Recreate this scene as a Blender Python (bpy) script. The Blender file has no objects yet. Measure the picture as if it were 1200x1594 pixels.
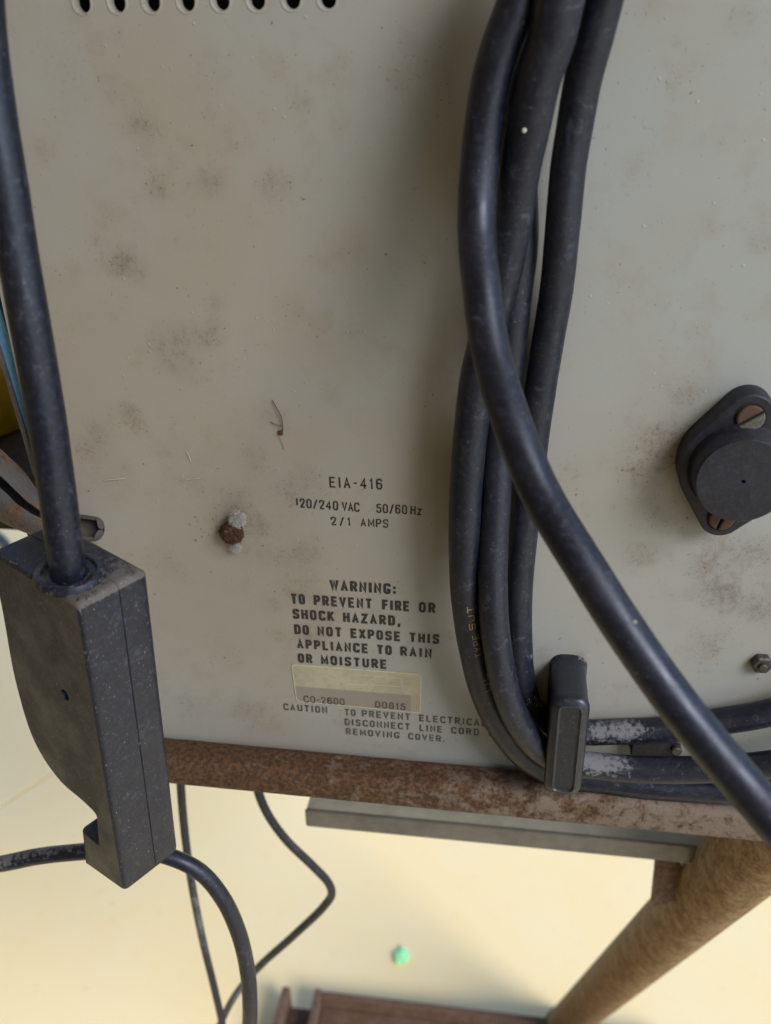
import bpy, bmesh, math, random
import numpy as np
from mathutils import Vector, Matrix, noise as mnoise
from mathutils.geometry import delaunay_2d_cdt
random.seed(7)
SC = bpy.context.scene
COL = SC.collection
PI = math.pi

# ------------------------------------------------------------------ camera
F = 1500.0                                   # focal length in pixels of the 1200x1594 photograph
def nrm(v):
    v = np.array(v, float); return v/np.linalg.norm(v)
cX = nrm([11200, 584, -1500]); cD = nrm([60, 2700, 1500]); cD = nrm(cD-cX*(cD@cX)); cZ = -cD; cY = np.cross(cZ, cX)
R = np.array([cX, cY, cZ])                   # world axes seen from the camera (x right, y down, z forward)
OZ = 0.948                                   # camera height above the floor
CAM = np.array([0, -0.259, OZ])
cam_d = bpy.data.cameras.new('camera'); cam = bpy.data.objects.new('camera', cam_d); COL.objects.link(cam)
right = R@np.array([1, 0, 0]); up = R@np.array([0, -1, 0]); back = R@np.array([0, 0, -1])
M = Matrix(((right[0], up[0], back[0], CAM[0]), (right[1], up[1], back[1], CAM[1]), (right[2], up[2], back[2], CAM[2]), (0, 0, 0, 1)))
cam.matrix_world = M
cam_d.sensor_fit = 'VERTICAL'; cam_d.sensor_height = 36; cam_d.lens = F/1594*36
cam_d.clip_start = 0.01; cam_d.clip_end = 200
cam_d.dof.use_dof = True; cam_d.dof.focus_distance = 0.292; cam_d.dof.aperture_fstop = 14.5; cam_d.dof.aperture_blades = 0
SC.camera = cam

# ------------------------------------------------------------------ light
SUN_EL, SUN_AZ = 36.0, 50.0                  # azimuth: from -Y (the side the camera stands on) round towards +X
world = bpy.data.worlds.new('World'); SC.world = world; world.use_nodes = True
wn = world.node_tree.nodes; wl = world.node_tree.links
bg = wn['Background']; sky = wn.new('ShaderNodeTexSky'); sky.sky_type = 'NISHITA'; sky.sun_disc = False
sx = math.cos(math.radians(SUN_EL))*math.sin(math.radians(SUN_AZ)); sy = -math.cos(math.radians(SUN_EL))*math.cos(math.radians(SUN_AZ)); sz = math.sin(math.radians(SUN_EL))
sky.sun_elevation = math.radians(SUN_EL); sky.sun_rotation = math.atan2(sx, sy)
sky.air_density = 1.0; sky.dust_density = .1; sky.ozone_density = 1.0
wl.new(sky.outputs[0], bg.inputs[0]); bg.inputs[1].default_value = .09
sl = bpy.data.lights.new('sun', 'SUN'); sl.energy = 1.5; sl.angle = math.radians(27); sl.color = (1.0, 0.96, 0.90)
so = bpy.data.objects.new('sun', sl); COL.objects.link(so)
so.rotation_euler = Vector((sx, sy, sz)).to_track_quat('Z', 'Y').to_euler(); so.location = (1, -1, 2)
vs = SC.view_settings; vs.view_transform = 'Standard'; vs.look = 'None'; vs.exposure = 1.38; vs.gamma = 1; vs.use_curve_mapping = False

# ------------------------------------------------------------------ point helpers
def ray(px, py): return R@np.array([px-600, py-797, F])
def P(px, py, out=0.0):                      # point standing `out` millimetres in front of the panel plane (y = 0)
    d = ray(px, py); return Vector(CAM+d*((-out/1000.+.259)/d[1]))
def PZ(px, py, z):                           # point on a horizontal plane
    d = ray(px, py); return Vector(CAM+d*((z-OZ)/d[2]))
def pix(p):
    q = R.T@(np.array(p)-CAM); return (q[0]/q[2]*F+600, q[1]/q[2]*F+797)

# ------------------------------------------------------------------ scene-graph helpers
def tag(o, label=None, cat=None, group=None, kind=None):
    for k, v in (('label', label), ('category', cat), ('group', group), ('kind', kind)):
        if v: o[k] = v
    return o
def thing(name, label, cat, loc, group=None):
    o = bpy.data.objects.new(name, None); COL.objects.link(o); o.location = loc; o.empty_display_size = .02
    return tag(o, label, cat, group)
BASE = {}
def base_of(o): return BASE.get(o.name, Vector(o.location))
def obj(name, verts, faces, mat, parent=None, smooth=True, origin=None, attrs=None):
    """verts in world metres; parent's (or own) base becomes the origin"""
    me = bpy.data.meshes.new(name)
    if parent is not None: b = base_of(parent)
    else: b = Vector(origin) if origin is not None else Vector((0, 0, 0))
    me.from_pydata([tuple(Vector(v)-b) for v in verts], [], faces); me.validate(); me.update()
    bm = bmesh.new(); bm.from_mesh(me)
    if attrs is None: bmesh.ops.remove_doubles(bm, verts=bm.verts, dist=1e-6)
    bmesh.ops.recalc_face_normals(bm, faces=bm.faces); bm.to_mesh(me); bm.free()
    if attrs:
        for an, vals in attrs.items():
            a = me.attributes.new(an, 'FLOAT', 'POINT'); a.data.foreach_set('value', vals)
    me.materials.append(mat)
    if smooth:
        me.polygons.foreach_set('use_smooth', [True]*len(me.polygons))
        me.set_sharp_from_angle(angle=math.radians(38))
        for f in me.polygons:
            if len(f.vertices) > 8: f.use_smooth = False
    o = bpy.data.objects.new(name, me); COL.objects.link(o)
    if parent is not None: o.parent = parent
    else: o.location = b
    BASE[o.name] = b.copy()
    return o

# ------------------------------------------------------------------ materials
class MT:
    def __init__(s, name, rough=.5, metal=0.0, spec=.5):
        s.m = bpy.data.materials.new(name); s.m.use_nodes = True; s.nt = s.m.node_tree; s.N = s.nt.nodes; s.L = s.nt.links
        s.b = s.N['Principled BSDF']; s.b.inputs['Roughness'].default_value = rough; s.b.inputs['Metallic'].default_value = metal
        s.b.inputs['Specular IOR Level'].default_value = spec
        tc = s.N.new('ShaderNodeTexCoord'); s.co = s.vm('SCALE', tc.outputs['Object'], 1000)
    def vm(s, op, a, scale):
        n = s.N.new('ShaderNodeVectorMath'); n.operation = op; s.L.new(a, n.inputs[0])
        if op == 'SCALE': n.inputs['Scale'].default_value = scale
        else: n.inputs[1].default_value = scale
        return n.outputs[0]
    def put(s, inp, v):
        if hasattr(v, 'is_linked') or hasattr(v, 'links'): s.L.new(v, inp)
        else: inp.default_value = v
    def noise(s, scale, detail=4, rough=.55, vec=None, dist=0.0):
        n = s.N.new('ShaderNodeTexNoise'); s.L.new(vec if vec is not None else s.co, n.inputs['Vector'])
        n.inputs['Scale'].default_value = scale; n.inputs['Detail'].default_value = detail; n.inputs['Roughness'].default_value = rough
        n.inputs['Distortion'].default_value = dist
        return n.outputs['Fac']
    def voro(s, scale, vec=None):
        n = s.N.new('ShaderNodeTexVoronoi'); s.L.new(vec if vec is not None else s.co, n.inputs['Vector']); n.inputs['Scale'].default_value = scale
        return n.outputs['Distance'], n.outputs['Color']
    def ramp(s, v, a, b, lo=0.0, hi=1.0):
        n = s.N.new('ShaderNodeMapRange'); n.interpolation_type = 'SMOOTHSTEP'; s.L.new(v, n.inputs[0])
        for i, q in zip((1, 2, 3, 4), (a, b, lo, hi)): n.inputs[i].default_value = q
        return n.outputs[0]
    def math(s, op, a, b=0.0, clamp=False):
        n = s.N.new('ShaderNodeMath'); n.operation = op; n.use_clamp = clamp; s.put(n.inputs[0], a); s.put(n.inputs[1], b); return n.outputs[0]
    def mix(s, f, a, b):
        n = s.N.new('ShaderNodeMix'); n.data_type = 'RGBA'; s.put(n.inputs[0], f)
        for i, v in ((6, a), (7, b)):
            if isinstance(v, tuple): n.inputs[i].default_value = (*v, 1)
            else: s.L.new(v, n.inputs[i])
        return n.outputs[2]
    def attr(s, name):
        n = s.N.new('ShaderNodeAttribute'); n.attribute_name = name; return n.outputs['Fac']
    def xyz(s):
        n = s.N.new('ShaderNodeSeparateXYZ'); s.L.new(s.co, n.inputs[0]); return n.outputs
    def bump(s, h, strength=.3, dist=.0002, normal=None):
        n = s.N.new('ShaderNodeBump'); n.inputs['Strength'].default_value = strength; n.inputs['Distance'].default_value = dist; s.L.new(h, n.inputs['Height'])
        if normal is not None: s.L.new(normal, n.inputs['Normal'])
        return n.outputs[0]
    def done(s, col=None, rough=None, normal=None):
        if col is not None:
            if isinstance(col, tuple): s.b.inputs['Base Color'].default_value = (*col, 1)
            else: s.L.new(col, s.b.inputs['Base Color'])
        if rough is not None: s.put(s.b.inputs['Roughness'], rough)
        if normal is not None: s.L.new(normal, s.b.inputs['Normal'])
        return s.m

def panel_material():
    t = MT('grey_panel_paint', .5, 0, .4)
    big = t.noise(.013, 3); mid = t.noise(.06, 6, .65); fine = t.noise(.35, 8, .75); micro = t.noise(1.6, 4, .7)
    yl = t.math('ADD', t.ramp(big, .35, .68, 0, .6), t.ramp(t.xyz()[0], 60, -120, -.15, .45), True)   # random yellowing, plus warm-left to cool-right light painted into the colour
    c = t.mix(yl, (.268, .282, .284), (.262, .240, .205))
    c = t.mix(t.ramp(mid, .50, .72, 0, .28), c, (.20, .16, .12))
    dirt = t.attr('dirt')
    c = t.mix(t.math('MULTIPLY', t.ramp(dirt, 0.03, .75), .20), c, (.125, .095, .068))
    dn = t.math('MULTIPLY', t.ramp(dirt, .02, .25), t.ramp(t.math('ADD', t.math('MULTIPLY', dirt, .22), t.math('MULTIPLY', fine, .9)), .52, .80), True)
    c = t.mix(t.math('MULTIPLY', dn, .42), c, (.085, .06, .04))
    cl_ = t.math('ADD', t.noise(.95, 6, .72), t.math('MULTIPLY', dirt, .08)); cl_ = t.math('ADD', cl_, t.math('MULTIPLY', t.math('SUBTRACT', mid, .5), .25))
    c = t.mix(t.ramp(cl_, .635, .675, 0, .62), c, (.085, .056, .036))
    rg = t.math('ADD', t.noise(.20, 8, .78, None, 1.2), t.math('MULTIPLY', dirt, .14))
    c = t.mix(t.ramp(rg, .625, .71, 0, .34), c, (.12, .082, .06))
    # rare dark specks everywhere, more where it is dirty
    thr = t.math('ADD', micro, t.math('MULTIPLY', dirt, .05))
    thr = t.math('ADD', thr, t.math('MULTIPLY', t.math('SUBTRACT', mid, .5), .12))
    c = t.mix(t.ramp(thr, .665, .73, 0, .75), c, (.05, .034, .024))
    sp = t.noise(.55, 2, .5); c = t.mix(t.ramp(sp, .705, .745, 0, .7), c, (.065, .042, .026))
    # hair scratches
    w = t.N.new('ShaderNodeMapping'); t.L.new(t.co, w.inputs[0]); w.inputs['Rotation'].default_value = (0, .75, 0); w.inputs['Scale'].default_value = (.09, .09, 2.2)
    sc = t.noise(1.1, 2, .5, w.outputs[0]); c = t.mix(t.ramp(sc, .72, .76, 0, .12), c, (.33, .32, .30))
    vd, vc = t.voro(.42); keep = t.N.new('ShaderNodeSeparateColor'); t.L.new(vc, keep.inputs[0])
    pim = t.math('MULTIPLY', t.ramp(vd, .10, .22, 1, 0), t.ramp(keep.outputs[0], .93, .97))
    c = t.mix(t.math('MULTIPLY', pim, .14), c, (.34, .34, .32))
    h = t.math('ADD', t.math('MULTIPLY', pim, .7), t.math('MULTIPLY', t.noise(2.2, 3), .25))
    h = t.math('ADD', h, t.math('MULTIPLY', dn, .35))
    r = t.math('ADD', t.ramp(fine, .3, .7, .40, .58), t.math('MULTIPLY', dn, .3))
    return t.done(c, r, t.bump(h, .45, .00025))

def rubber(name, base=(.0045, .0054, .0105), rough=.40, grime=.4, speck=1.0, dustcol=(.125, .12, .12), skt=.72):
    t = MT(name, rough, 0, .5); t.b.inputs['Specular Tint'].default_value = (.76, .80, 1.0, 1)
    a = t.noise(.09, 5, .6); b = t.noise(.7, 6, .7); c3 = t.noise(2.6, 3, .6)
    c = t.mix(t.ramp(a, .50, .85, 0, grime), base, (.022, .018, .015))
    c = t.mix(t.ramp(b, .46, .72, 0, .6), c, (.022, .030, .060))
    sf = t.noise(.22, 7, .75, None, .8); c = t.mix(t.ramp(sf, .56, .68, 0, .5*min(1, speck)), c, (.058, .068, .098))
    d = t.attr('dust')
    dm = t.ramp(t.math('ADD', t.math('MULTIPLY', d, .50), t.math('ADD', t.math('MULTIPLY', b, .55), t.math('MULTIPLY', sf, .55))), .84, 1.0)
    c = t.mix(t.math('MULTIPLY', dm, .85), c, dustcol)
    m = t.N.new('ShaderNodeMapping'); t.L.new(t.co, m.inputs[0]); m.inputs['Scale'].default_value = (1.4, 1.4, .55)
    sc = t.noise(1.7, 2, .5, m.outputs[0])
    thr = t.math('ADD', sc, t.math('MULTIPLY', d, .06)); thr = t.math('ADD', thr, t.math('MULTIPLY', t.math('SUBTRACT', a, .5), .15))
    sk = t.ramp(thr, skt, skt+.05, 0, .6*speck); c = t.mix(sk, c, (.22, .22, .22))
    r = t.math('ADD', t.ramp(a, .3, .7, rough-.06, rough+.12), t.math('MULTIPLY', dm, .4), True)
    h = t.math('ADD', t.math('MULTIPLY', b, .7), t.math('MULTIPLY', c3, .3)); h = t.math('ADD', h, t.math('MULTIPLY', dm, .7))
    return t.done(c, r, t.bump(h, .35, .0002))

def rust(name, paint=(.27, .235, .20), amount=(.40, .60), grade=None, streak=None, dark=(.055, .024, .014), orange=(.20, .085, .035), rough=.75):
    t = MT(name, rough, 0, .3)
    v = t.co
    if streak:
        m = t.N.new('ShaderNodeMapping'); t.L.new(t.co, m.inputs[0]); m.inputs['Rotation'].default_value = streak[0]; m.inputs['Scale'].default_value = streak[1]; v = m.outputs[0]
    a = t.noise(.10, 6, .65, v, .4); b = t.noise(.42, 7, .7, v); c3 = t.noise(1.5, 5, .7, v)
    rc = t.mix(t.ramp(b, .38, .64), dark, orange)
    rc = t.mix(t.ramp(c3, .55, .75, 0, .5), rc, (.24, .15, .085))
    s = t.math('ADD', t.math('MULTIPLY', a, .72), t.math('MULTIPLY', b, .28))
    if grade:                                # paint survives better towards one end of the bar
        g = t.ramp(t.xyz()[0], grade[0], grade[1], -.16, .10); s = t.math('ADD', s, g)
    c = t.mix(t.ramp(s, amount[0], amount[1]), rc, paint)
    c = t.mix(t.ramp(c3, .56, .66, 0, .7), c, (.09, .047, .028))
    h = t.math('ADD', t.math('MULTIPLY', b, .6), t.math('MULTIPLY', c3, .5))
    return t.done(c, t.ramp(c3, .3, .7, rough-.12, rough+.12), t.bump(h, .8, .0008))

def print_ink(name, wear, col=(.022, .021, .02)):
    t = MT(name, .55, 0, .3)
    n = t.noise(.55, 5, .7); n2 = t.noise(.12, 2)
    k = t.math('ADD', n, t.math('MULTIPLY', t.math('SUBTRACT', n2, .5), .5))
    gone = t.ramp(k, .70-wear, .80-wear*.6, 0, .9)
    c = t.mix(t.ramp(t.noise(.9, 4), .4, .7, 0, .6), col, tuple(x*2.6 for x in col))
    t.done(c)
    tr = t.N.new('ShaderNodeBsdfTransparent'); mx = t.N.new('ShaderNodeMixShader')
    t.L.new(gone, mx.inputs[0]); t.L.new(t.b.outputs[0], mx.inputs[1]); t.L.new(tr.outputs[0], mx.inputs[2])
    out = [n for n in t.N if n.type == 'OUTPUT_MATERIAL'][0]; t.L.new(mx.outputs[0], out.inputs[0])
    return t.m

def plain(name, col, rough=.5, metal=0.0, var=.25, scale=.4, bump=.2, col2=None):
    t = MT(name, rough, metal)
    n = t.noise(scale, 6, .65); c = t.mix(t.ramp(n, .35, .7), col, col2 if col2 else tuple(x*(1-var) for x in col))
    return t.done(c, t.ramp(n, .3, .7, max(.05, rough-.08), min(1, rough+.1)), t.bump(t.noise(scale*4, 4), bump, .0003))

def floor_material():
    t = MT('cream_cement_floor', .55, 0, .3)
    a = t.noise(.006, 5, .6); b = t.noise(.05, 6, .65); c3 = t.noise(.35, 4)
    c = t.mix(t.ramp(a, .35, .65), (.93, .74, .41), (.92, .76, .46))
    c = t.mix(t.ramp(b, .55, .8, 0, .3), c, (.70, .54, .30))
    c = t.mix(t.ramp(t.noise(.03, 2), .735, .79, 0, .5), c, (.42, .32, .2))
    return t.done(c, t.ramp(b, .3, .7, .45, .65), t.bump(c3, .2, .0005))

MAT = dict(
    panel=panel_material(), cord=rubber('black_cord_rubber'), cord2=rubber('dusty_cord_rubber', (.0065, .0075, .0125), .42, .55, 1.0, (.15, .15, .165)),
    plug=rubber('moulded_plug_rubber', (.0075, .0088, .0145), .40, .45, 1.2, (.10, .088, .078), .69),
    post=rubber('black_plastic_post', (.011, .0118, .0145), .33, .5, .7),
    bakelite=rubber('dark_brown_bakelite', (.009, .0082, .0098), .48, .7, .3, (.07, .055, .05)),
    rail=rust('rusted_painted_rail', (.155, .122, .098), (.44, .62), (-280, 30), ((0, 0, 0), (1.5, 1.5, 1.5)), (.035, .018, .011), (.105, .052, .024)),
    leg=rust('ochre_rusted_pipe', (.34, .25, .145), (.40, .70), None, ((0, 0, 0), (1.7, 1.7, .85)), (.12, .065, .032), (.26, .155, .07)),
    brown=rust('brown_rusted_sheet', (.17, .12, .095), (.46, .68), None, None, (.08, .045, .03), (.17, .095, .06)),
    arm=rust('grey_rusted_sheet', (.060, .058, .062), (.38, .54), None, None, (.05, .03, .022), (.16, .08, .04), .55),
    channel=plain('grey_brown_painted_channel', (.15, .135, .12), .45, 0, .3, .08),
    chan_top=plain('dusty_beige_tray_top', (.42, .40, .33), .7, 0, .25, .06),
    ink=print_ink('black_screen_print', .06), ink2=print_ink('worn_black_screen_print', .14, (.05, .048, .042)), ink3=print_ink('label_print', .08, (.05, .044, .038)),
    ochre=print_ink('ochre_cord_print', .10, (.17, .125, .06)),
    black=plain('black_interior', (.004, .004, .004), .9), blue=plain('blue_cover_paint', (.15, .38, .70), .45, 0, .2),
    trim=plain('grey_metal_trim', (.15, .135, .13), .45, .3, .4, .3), case=plain('case_sheet_metal', (.25, .25, .23), .5),
    screw=plain('worn_zinc_screw', (.16, .15, .145), .5, .6, .4, 1.2, .4), rustscrew=plain('orange_rusted_screw', (.055, .03, .022), .75, 0, .3, 1.2, .6, (.07, .032, .022)),
    nut=plain('dirty_steel_nut', (.09, .08, .078), .45, .6, .4, .8, .4),
    yellow=plain('yellow_tank_paint', (.50, .31, .015), .4, 0, .5, .03, .1), board=plain('dark_brown_board', (.035, .02, .012), .6, 0, .4, .1),
    fluff=plain('white_cotton_web', (.45, .44, .43), .95, 0, .06, 1.0), soil=plain('red_brown_crumb', (.085, .034, .017), .95, 0, .6, 1.8, .9, (.022, .010, .006)),
    twig=plain('dry_brown_rootlet', (.12, .055, .03), .8), fibre=plain('white_fibre', (.42, .41, .38), .7),
    green=plain('light_green_plastic', (.42, .95, .50), .9, 0, .05), floor=floor_material(), joint=plain('floor_joint', (.45, .37, .24), .8),
)

def label_material():
    t = MT('faded_paper_label', .42, 0, .5)
    z = t.xyz()[2]; x = t.xyz()[0]
    n = t.noise(.5, 5, .7); n2 = t.noise(.12, 4, .6)
    c = t.mix(t.ramp(n2, .4, .65), (.34, .315, .235), (.28, .26, .20))
    lower = t.ramp(t.math('ADD', z, t.math('MULTIPLY', n, .4)), -1.1, -.7, 1, 0)
    c = t.mix(t.math('MULTIPLY', lower, .85), c, (.20, .175, .165))
    m = t.N.new('ShaderNodeMapping'); t.L.new(t.co, m.inputs[0]); m.inputs['Scale'].default_value = (.25, 1, 2.2)
    c = t.mix(t.ramp(t.noise(1.5, 5, .7, m.outputs[0]), .52, .72, 0, .4), c, (.17, .145, .10))
    edge = t.ramp(x, 18.6, 19.2); c = t.mix(t.math('MULTIPLY', edge, .7), c, (.31, .28, .2))
    sp = t.noise(1.0, 3, .6); c = t.mix(t.ramp(sp, .66, .72, 0, .8), c, (.09, .065, .04))
    return t.done(c, None, t.bump(n, .3, .0002))
MAT['label'] = label_material()

# ------------------------------------------------------------------ mesh builders
def catmull(pts, step=.002):
    """pts: list of (Vector, radius) -> resampled list"""
    if len(pts) < 2: return pts
    out = []; n = len(pts)
    for i in range(n-1):
        p0 = pts[max(i-1, 0)]; p1 = pts[i]; p2 = pts[i+1]; p3 = pts[min(i+2, n-1)]
        a = p0[0] if i > 0 else p1[0]*2-p2[0]; d = p3[0] if i+2 < n else p2[0]*2-p1[0]
        ln = (p2[0]-p1[0]).length; k = max(2, int(ln/step))
        # centripetal parameterisation
        t0 = 0; t1 = t0+max(1e-6, (p1[0]-a).length**.5); t2 = t1+max(1e-6, ln**.5); t3 = t2+max(1e-6, (d-p2[0]).length**.5)
        for j in range(k):
            u = j/k; t = t1+(t2-t1)*u
            A1 = a*((t1-t)/(t1-t0))+p1[0]*((t-t0)/(t1-t0)); A2 = p1[0]*((t2-t)/(t2-t1))+p2[0]*((t-t1)/(t2-t1)); A3 = p2[0]*((t3-t)/(t3-t2))+d*((t-t2)/(t3-t2))
            B1 = A1*((t2-t)/(t2-t0))+A2*((t-t0)/(t2-t0)); B2 = A2*((t3-t)/(t3-t1))+A3*((t-t1)/(t3-t1))
            out.append((B1*((t2-t)/(t2-t1))+B2*((t-t1)/(t2-t1)), p1[1]*(1-u)+p2[1]*u))
    out.append(pts[-1]); return out

def frames(pts, ref=Vector((0, -1, 0))):
    fr = []
    for i, (p, r) in enumerate(pts):
        a = pts[max(i-1, 0)][0]; b = pts[min(i+1, len(pts)-1)][0]; t = (b-a).normalized()
        n = (ref-t*ref.dot(t))
        if n.length < 1e-4: n = Vector((1, 0, 0))-t*t.x
        n.normalize(); fr.append((p, r, t, n, t.cross(n)))
    return fr

def tube(name, pts, mat, parent=None, seg=22, dust=(), origin=None, wob=.012, ref=Vector((0, -1, 0)), step=.0022, ellipse=1.0):
    ps = catmull(pts, step); fr = frames(ps, ref); V = []; Fc = []; D = []
    for i, (p, r, t, n, b) in enumerate(fr):
        for k in range(seg):
            a = 2*PI*k/seg; q = n*math.cos(a)+b*math.sin(a)*ellipse
            w = 1+wob*mnoise.noise(p*70+q*1.2)+wob*.5*mnoise.noise(p*260+q*2)
            v = p+q*r*w; V.append(v)
            d = 0
            for (dp, dr, ds) in dust: d = max(d, ds*max(0, 1-(v-dp).length/dr))
            d += .25*max(0, q.z)
            D.append(d)
    for i in range(len(fr)-1):
        for k in range(seg):
            a = i*seg+k; b_ = i*seg+(k+1) % seg; Fc.append((a, b_, b_+seg, a+seg))
    for end, ring in ((0, 0), (1, len(fr)-1)):
        V.append(fr[ring][0]); D.append(0); c = len(V)-1
        for k in range(seg): Fc.append((ring*seg+k, ring*seg+(k+1) % seg, c))
    o = obj(name, V, Fc, mat, parent, True, origin, {'dust': D}); return o, fr

def fillet(pts, r, closed=True, seg=4):
    """round the corners of a 2-D polygon"""
    n = len(pts); out = []
    for i in range(n):
        p = np.array(pts[i], float)
        if not closed and i in (0, n-1): out.append(tuple(p)); continue
        a = np.array(pts[i-1], float); b = np.array(pts[(i+1) % n], float); rr = r[i] if isinstance(r, (list, tuple)) else r
        if rr <= 0: out.append(tuple(p)); continue
        da = a-p; db = b-p; la = np.linalg.norm(da); lb = np.linalg.norm(db); q = min(rr, la*.48, lb*.48)
        s = p+da/la*q; e = p+db/lb*q
        for k in range(seg+1):
            t = k/seg; out.append(tuple(s*(1-t)**2+p*2*t*(1-t)+e*t*t))
    return out
def inset(poly, d):
    n = len(poly); out = []; A = sum(poly[i][0]*poly[(i+1) % n][1]-poly[(i+1) % n][0]*poly[i][1] for i in range(n)); sg = 1 if A > 0 else -1
    for i in range(n):
        p = np.array(poly[i]); a = np.array(poly[i-1]); b = np.array(poly[(i+1) % n])
        e1 = p-a; e2 = b-p; l1 = np.linalg.norm(e1); l2 = np.linalg.norm(e2)
        if l1 < 1e-9 or l2 < 1e-9: out.append(tuple(p)); continue
        n1 = np.array([-e1[1], e1[0]])/l1*sg; n2 = np.array([-e2[1], e2[0]])/l2*sg; m = n1+n2; lm = np.linalg.norm(m); m = m/max(lm, 1e-6); c = max(.45, m@n1)
        out.append(tuple(p+m*d/c))
    return out
def loft(name, poly, O, U, Vv, W, levels, mat, parent=None, origin=None, capmin=True, dustfn=None, smooth=True):
    """poly 2-D (metres) in axes U,V; levels = [(depth along W, inset)]"""
    V = []; Fc = []; n = len(poly)
    for (dp, ins) in levels:
        q = inset(poly, ins) if abs(ins) > 1e-9 else poly
        for (x, y) in q: V.append(O+U*x+Vv*y+W*dp)
    for i in range(len(levels)-1):
        for k in range(n): Fc.append((i*n+k, i*n+(k+1) % n, (i+1)*n+(k+1) % n, (i+1)*n+k))
    Fc.append(tuple(range(n))); Fc.append(tuple(range((len(levels)-1)*n, len(levels)*n)))
    at = None
    if dustfn: at = {'dust': [dustfn(v) for v in V]}
    else: at = {'dust': [0.0]*len(V)}
    return obj(name, V, Fc, mat, parent, smooth, origin, at)
def box(name, x0, x1, y0, y1, z0, z1, mat, parent=None, origin=None, bev=.0008):
    poly = fillet([(x0, z0), (x1, z0), (x1, z1), (x0, z1)], bev*2)
    return loft(name, poly, Vector((0, 0, 0)), Vector((1, 0, 0)), Vector((0, 0, 1)), Vector((0, 1, 0)), [(y0, bev), (y0+bev*.3, bev*.3), (y0+bev, 0), (y1-bev, 0), (y1, bev)], mat, parent, origin)
def circle(r, n=32, cx=0, cy=0): return [(cx+r*math.cos(2*PI*i/n), cy+r*math.sin(2*PI*i/n)) for i in range(n)]
EX, EY, EZ = Vector((1, 0, 0)), Vector((0, 1, 0)), Vector((0, 0, 1)); OUT = Vector((0, -1, 0))

# ------------------------------------------------------------------ the floor
jx = [PZ(0, 1255, 0), PZ(78, 1205, 0)]
jd = (jx[1]-jx[0]).normalized(); jn = Vector((-jd.y, jd.x, 0))
def floor_slab(name, side):
    V = []; Fc = []; c = jx[0]; L = 30; off = .002
    a = c+jn*side*off; pts = [a-jd*L, a+jd*L, a+jd*L+jn*side*L, a-jd*L+jn*side*L]
    V = pts+[p-EZ*.006 for p in pts]; Fc = [(0, 1, 2, 3), (4, 5, 6, 7), (0, 1, 5, 4), (2, 3, 7, 6), (1, 2, 6, 5), (3, 0, 4, 7)]
    return obj(name, V, Fc, MAT['floor'], None, False, (0, 0, 0))
for s in (1, -1): tag(floor_slab('floor', s), 'cream cement floor slab in daylight under the cart' + (' behind the joint' if s > 0 else ' before the joint'), None, None, 'structure')
u = obj('ground', [(-40, -40, -.007), (40, -40, -.007), (40, 40, -.007), (-40, 40, -.007)], [(0, 1, 2, 3)], MAT['joint'], None, False)
tag(u, 'sandy bed showing in the joint of the floor', None, None, 'structure')

# ------------------------------------------------------------------ the instrument and its rear panel
PB = OZ-.2483                                # bottom edge of the panel
PL, PR, PT = -.1526, .175, OZ+.075
inst = thing('electronic_instrument', 'grey painted metal rear panel of an old electronic instrument standing on the rusty rail', 'instrument', (0.01, .12, PB))
# panel sheet with ventilation slots
slots = []
for cx in (132.5, 187, 240.5, 294.5, 348, 403, 457.5, 513): 
    a = P(cx-3, 22); slots.append((a.x, OZ-.0068))
nxg = 110; nzg = 108; pts2 = []; 
outer = [(PL, PB), (PR, PB), (PR, PT), (PL, PT)]
outer = fillet(outer, .002)
loops = [outer]
for (x, z) in slots:
    w = .0023; h = .045
    loops.append([(x+w*math.cos(PI+PI*i/10), z+w+w*math.sin(PI+PI*i/10)) for i in range(11)]+[(x+w*math.cos(PI*i/10), z+h+w*math.sin(PI*i/10)) for i in range(11)])
edges = []; allp = []
for lp in loops:
    b0 = len(allp); allp += lp; edges += [(b0+i, b0+(i+1) % len(lp)) for i in range(len(lp))]
def in_slot(x, z, m=0.0):
    for (sx_, sz_) in slots:
        zz = min(max(z, sz_+.0023), sz_+.045)
        if math.hypot(x-sx_, z-zz) < .0023+m: return True
    return False
for i in range(1, nxg):
    for j in range(1, nzg):
        x = PL+(PR-PL)*i/nxg; z = PB+(PT-PB)*j/nzg
        if not in_slot(x, z, .0006): allp.append((x+random.uniform(-.0004, .0004), z+random.uniform(-.0004, .0004)))
rv, re, rf, *_ = delaunay_2d_cdt([Vector(p) for p in allp], edges, [], 0, 1e-6)
tri = []
for f_ in rf:
    cx_ = sum(rv[i].x for i in f_)/len(f_); cz_ = sum(rv[i].y for i in f_)/len(f_)
    if not in_slot(cx_, cz_, -.00003): tri.append(tuple(f_))
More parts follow.
